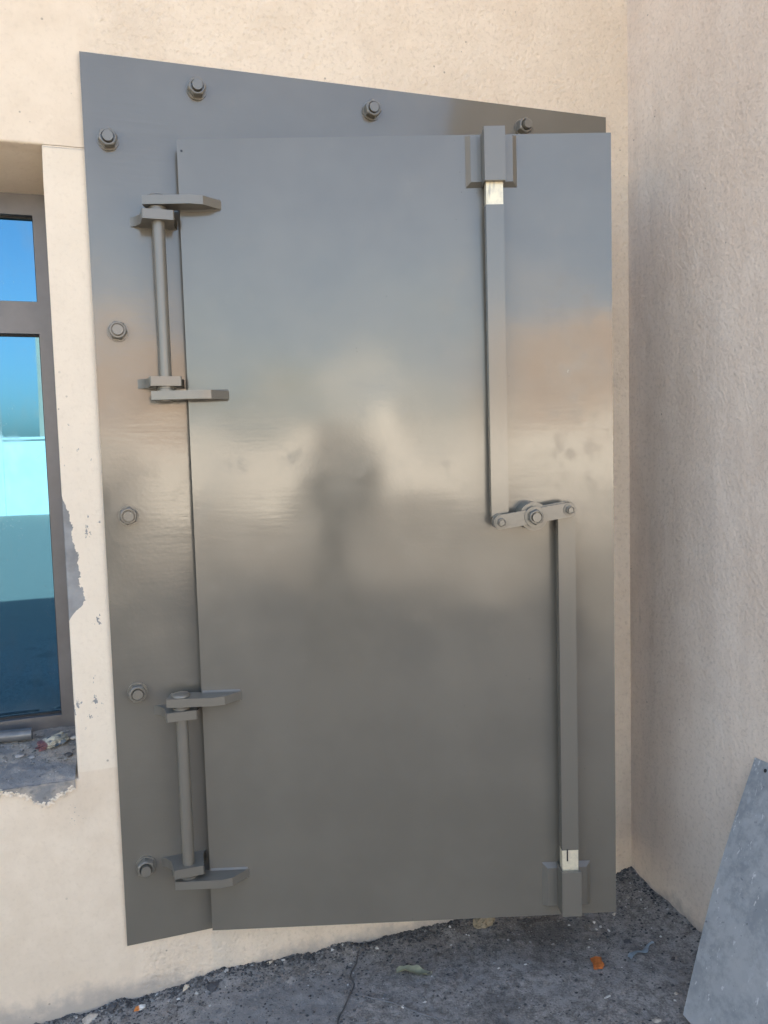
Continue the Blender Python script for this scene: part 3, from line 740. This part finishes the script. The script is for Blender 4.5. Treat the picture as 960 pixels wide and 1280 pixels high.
for k, (x, y, s_, mt, lb_) in enumerate(((-.128, .215, .011, 'white', 'small pale flake in the far corner of the window sill'),
                                     (-.135, .120, .012, 'dark', 'dark mortar crumb on the sill beside the window jamb'),
                                     (-.270, .150, .013, 'grey', 'grey mortar crumb on the sill in front of the pipe end'),
                                     (-.235, .135, .010, 'grey', 'grey mortar crumb on the sill in front of the wrapper'))):
    o = mk('mortar_crumb', rock_bm(s_, s_*.7, s_*.55, 50+k), STONES[mt], loc=(x, y, sill_z(y)+s_*.2), smooth=28); tag(o, lb_, 'crumb')

# grit on the sill and gravel on the ground: nobody could count it
def scatter(name, pts, label):
    vs, fs, tone = [], [], []
    for (x, y, z, s_, tn) in pts:
        b = len(vs); a = random.uniform(0, 6.28)
        sx, sy, sz = s_*random.uniform(.7, 1.3), s_*random.uniform(.6, 1.1), s_*random.uniform(.4, .8)
        for (px, py, pz) in ((1, 0, 0), (.2, .9, .1), (-.9, .3, 0), (-.4, -.9, .1), (.5, -.7, -.1), (.15, .1, 1), (-.3, -.1, .8)):
            px *= random.uniform(.75, 1.2); py *= random.uniform(.75, 1.2)
            vs.append((x+(px*math.cos(a)-py*math.sin(a))*sx, y+(px*math.sin(a)+py*math.cos(a))*sy, z+pz*sz))
        q = [(0, 1, 5), (1, 2, 6), (1, 6, 5), (2, 3, 6), (3, 4, 5), (3, 5, 6), (4, 0, 5), (0, 4, 3, 2, 1)]
        fs += [tuple(b+i for i in f) for f in q]; tone += [tn]*len(q)
    me = bpy.data.meshes.new(name); me.from_pydata(vs, [], fs)
    at = me.attributes.new('tone', 'FLOAT', 'FACE'); at.data.foreach_set('value', tone)
    me.materials.append(GRIT); o = bpy.data.objects.new(name, me); COL.objects.link(o); tag(o, label, None, None, 'stuff'); return o
def m_grit():
    t = NT('grit'); a = t.n.new('ShaderNodeAttribute'); a.attribute_name = 'tone'
    c = t.mix(a.outputs['Fac'], (.04, .04, .042), (.62, .61, .58)); return t.out(c, .85, t.bump(t.noise(300, 2), .4, .001))
GRIT = m_grit()
def tone():
    r_ = random.random(); return random.uniform(.0, .12) if r_ < .72 else (random.uniform(.15, .35) if r_ < .965 else random.uniform(.6, 1))
pts = []
while len(pts) < 16000:
    x = random.uniform(-.45, XC-.004); y = -random.random()**1.6*1.15
    d = -y; dr = XC-x; dens = .16+.8*math.exp(-d/.09)+.8*math.exp(-dr/.16)*math.exp(-d/.5)+.5*max(0, fbm(x*5, y*5, 6))
    if random.random() < dens: pts.append((x, y, gh(x, y)+.0004, random.choice((.0012, .0016, .002, .0028, .0045, .0016, .002)) * random.uniform(.8, 1.3) * (1.5 if (d < .04 or dr < .04) else 1), tone()))
scatter('gravel', pts, 'fine dark gravel and pale grit strewn over the dirt ground')
pts = []
for _ in range(160):
    y = random.uniform(.10, .27); pts.append((random.uniform(-.42, XW-.01), y, sill_z(y)+.001, random.uniform(.003, .0085), random.choice((.1, .2, .3, .4, .25))))
for _ in range(420):
    x = random.uniform(WL, XW-.01); y = random.uniform(.02, .28); pts.append((x, y, sill_z(y)+.001, random.uniform(.001, .0042), random.choice((.05, .2, .3, .45, .9, .25))))
scatter('sill_grit', pts, 'loose mortar grit on the window sill')

# ------------------------------------------------------------------ across the yard (seen mirrored in the paint and in the window)
def build_perimeter():
    root = empty('perimeter_wall', (0, -24, 0)); tag(root, 'long white perimeter wall across the yard, mirrored in the window', 'wall')
    white = simple('white_render', (.62, .60, .56), .85, scale=1.2, bscale=30, var=.06)
    bm = bmesh.new(); box(bm, -60, 45, -.12, .12, -.2, 2.35); mk('wall_panel', bm, white, root)
    bm = bmesh.new(); box(bm, -60, 45, -.17, .17, 2.352, 2.43); mk('coping', bm, white, root, bevel=.01)
    for k in range(27):
        bm = bmesh.new(); box(bm, -.2, .2, -.2, .2, -.2, 2.5); mk('pier', bm, white, root, loc=(-60+k*4+.2, .001, 0), bevel=.015)
build_perimeter()
def build_far_building():
    root = empty('far_building', (3, -40, 0)); tag(root, 'brown rendered building beyond the perimeter wall, mirrored in the door', 'building')
    br = simple('brown_render', (.40, .295, .23), .85, scale=.8, bscale=20, var=.08); tr = simple('pale_trim', (.6, .56, .5), .8)
    gl = simple('dark_far_glass', (.03, .04, .05), .1)
    bm = bmesh.new(); box(bm, -7, 9, -10, 0, -.2, 8.2); mk('wall', bm, br, root)
    bm = bmesh.new(); box(bm, -7.15, 9.15, -10.15, .15, 8.202, 8.6); mk('roof_parapet', bm, tr, root, bevel=.03)
    for fl in range(2):
        for k in range(5):
            bm = bmesh.new(); x = -5.4+k*3.2; z = 1.1+fl*3.6
            box(bm, x-.65, x+.65, -.02, .03, z, z+1.6); w_ = mk('window', bm, gl, root)
            bm = bmesh.new(); box(bm, x-.78, x+.78, .0, .12, z-.12, z-.002); mk('sill', bm, tr, w_)
build_far_building()
def build_shed(x0, x1, y, h, label):
    root = empty('white_shed', ((x0+x1)/2, y, 0)); tag(root, label, 'shed', 'white sheds beyond the perimeter wall'); hw = (x1-x0)/2
    wh = simple('shed_render', (.78, .76, .70), .85, scale=1.5, bscale=30, var=.05); dk = simple('shed_door', (.12, .13, .14), .5)
    bm = bmesh.new(); box(bm, -hw, hw, -5, 0, -.2, h); mk('wall', bm, wh, root)
    bm = bmesh.new(); box(bm, -hw-.12, hw+.12, -5.12, .12, h+.002, h+.14); mk('roof', bm, wh, root, bevel=.02)
    bm = bmesh.new(); box(bm, -.45, .45, -.02, .04, 0, 2.05); mk('door', bm, dk, root, bevel=.01)
build_shed(-9.6, -6.9, -34, 4.9, 'narrow tall white shed beyond the perimeter wall, mirrored in the door')
build_shed(-21, -16.5, -33, 3.9, 'low wide white shed beyond the perimeter wall, mirrored in the door')

# ------------------------------------------------------------------ the photographer, mirrored as a dark shape in the paint
def build_person():
    f = Vector((math.sin(YAW), math.cos(YAW), 0)); r = Vector((math.cos(YAW), -math.sin(YAW), 0)); c = Vector((CAM.x, CAM.y, 0)) - f*.50 - r*.13
    def P(a, b, z): return c+r*a+f*b+Vector((0, 0, z))
    J = {}; E_ = []
    def add(n, p, rad, par=None):
        J[n] = (len(J), p, rad)
        if par: E_.append((J[par][0], J[n][0]))
    add('pelvis', P(0, 0, .95), .115)
    add('waist', P(0, .0, 1.10), .105, 'pelvis'); add('chest', P(0, -.01, 1.30), .118, 'waist'); add('collar', P(0, -.01, 1.44), .075, 'chest')
    add('neck', P(0, .0, 1.52), .050, 'collar'); add('jaw', P(0, .03, 1.60), .066, 'neck'); add('skull', P(0, .015, 1.685), .082, 'jaw'); add('crown', P(0, .005, 1.745), .058, 'skull')
    for s_, n in ((-1, 'l'), (1, 'r')):
        add('sh'+n, P(s_*.145, -.01, 1.40), .050, 'collar'); add('el'+n, P(s_*.13+.03, .14, 1.17), .036, 'sh'+n)
        wr = CAM - f*.035 + r*(s_*.050) + Vector((0, 0, -.12)); el = J['el'+n][1]
        add('fa'+n, el.lerp(wr, .55), .032, 'el'+n); add('wr'+n, wr, .025, 'fa'+n)
        hd = wr + Vector((0, 0, .045)) + r*(-s_*.012); add('palm'+n, hd, .030, 'wr'+n)
        for q in range(4):
            a0 = hd - f*(.012) + Vector((0, 0, .012+.018*q)) + r*(s_*.012); a1 = a0 + f*.022 - r*(s_*.006); a2 = a1+f*.006 - r*(s_*.018)
            add(f'f{q}a'+n, a0, .009, 'palm'+n); add(f'f{q}b'+n, a1, .0085, f'f{q}a'+n); add(f'f{q}c'+n, a2, .007, f'f{q}b'+n)
        th = hd - f*.03 - r*(s_*.02) + Vector((0, 0, .02)); add('tha'+n, th, .010, 'palm'+n); add('thb'+n, th - r*(s_*.025)+Vector((0, 0, .018)), .0085, 'tha'+n)
        add('hip'+n, P(s_*.085, 0, .88), .085, 'pelvis'); add('kn'+n, P(s_*.10, .02, .50), .058, 'hip'+n); add('cf'+n, P(s_*.125, -.01, .34), .055, 'kn'+n)
        add('an'+n, P(s_*.13, -.02, .10), .042, 'cf'+n); add('he'+n, P(s_*.13, -.01, .045), .042, 'an'+n); add('to'+n, P(s_*.15, .16, .035), .034, 'he'+n)
    me = bpy.data.meshes.new('person'); me.from_pydata([v[1] for v in J.values()], E_, [])
    o = bpy.data.objects.new('person', me); COL.objects.link(o)
    md = o.modifiers.new('skin', 'SKIN'); md.use_smooth_shade = True
    for (i, p, rad) in J.values():
        sv = me.skin_vertices[0].data[i]; sv.radius = (rad, rad); sv.use_root = (i == 0)
    o.modifiers.new('sub', 'SUBSURF').levels = 2; o.modifiers['sub'].render_levels = 2
    dg = bpy.context.evaluated_depsgraph_get(); dg.update()
    m2 = bpy.data.meshes.new_from_object(o.evaluated_get(dg)); o.modifiers.clear(); o.data = m2
    m2.materials.clear()
    for mm in (simple('dark_shirt', (.06, .06, .065), .9), simple('dark_trousers', (.03, .03, .035), .9), simple('skin', (.42, .26, .18), .55), simple('shoes', (.02, .02, .02), .5), simple('black_hair', (.015, .012, .01), .5)):
        m2.materials.append(mm)
    hs = [J['palml'][1], J['palmr'][1]]
    for p in m2.polygons:
        q = p.center; rel = (q-c)
        if min((q-h).length for h in hs) < .085: k = 2
        elif q.z > 1.50: k = 4 if (q.z > 1.70 or (rel.dot(f) < -.01 and q.z > 1.58)) else 2
        elif q.z < .10: k = 3
        elif q.z < .98 and abs(rel.dot(f)) < .25: k = 1
        else: k = 0
        p.material_index = k; p.use_smooth = True
    tag(o, 'photographer in dark clothes holding up a phone, mirrored in the door', 'person')
    # face
    skin = m2.materials[2]
    bm = bmesh.new(); prism(bm, [(-.016, 1.625), (.016, 1.625), (.007, 1.675), (-.007, 1.675)], 'y', .09, .128)
    for v in bm.verts:
        if v.co.y > .12: v.co.x *= .4; v.co.z = min(v.co.z, 1.65)
    M4 = Matrix(((r.x, f.x, 0, c.x), (r.y, f.y, 0, c.y), (0, 0, 1, 0), (0, 0, 0, 1)))
    bm.transform(M4); mk('nose', bm, skin, o, bevel=.004, smooth=60)
    for s_ in (-1, 1):
        bm = bmesh.new(); bmesh.ops.create_uvsphere(bm, u_segments=10, v_segments=8, radius=.012); bm.transform(Matrix.Translation((s_*.032, .092, 1.672))); bm.transform(M4); mk('eye', bm, STONES['white'], o, smooth=60)
        bm = bmesh.new(); bmesh.ops.create_uvsphere(bm, u_segments=10, v_segments=8, radius=1); bm.transform(Matrix.Translation((s_*.080, .005, 1.66)) @ Matrix.Diagonal((.010, .020, .032, 1))); bm.transform(M4); mk('ear', bm, skin, o, smooth=60)
    # phone, lens side towards the door, camera just in front of it
    bm = bmesh.new(); box(bm, -.036, .036, -.008, 0, -.125, .025); ph = mk('phone', bm, simple('black_phone', (.02, .02, .022), .25), bevel=.003, smooth=40)
    ph.matrix_world = Matrix.Translation(CAM - _F*.022) @ Matrix(((_R2.x, _F.x, _U2.x, 0), (_R2.y, _F.y, _U2.y, 0), (_R2.z, _F.z, _U2.z, 0), (0, 0, 0, 1)))
    tag(ph, 'black phone held up by the photographer in front of the door', 'phone')
build_person()
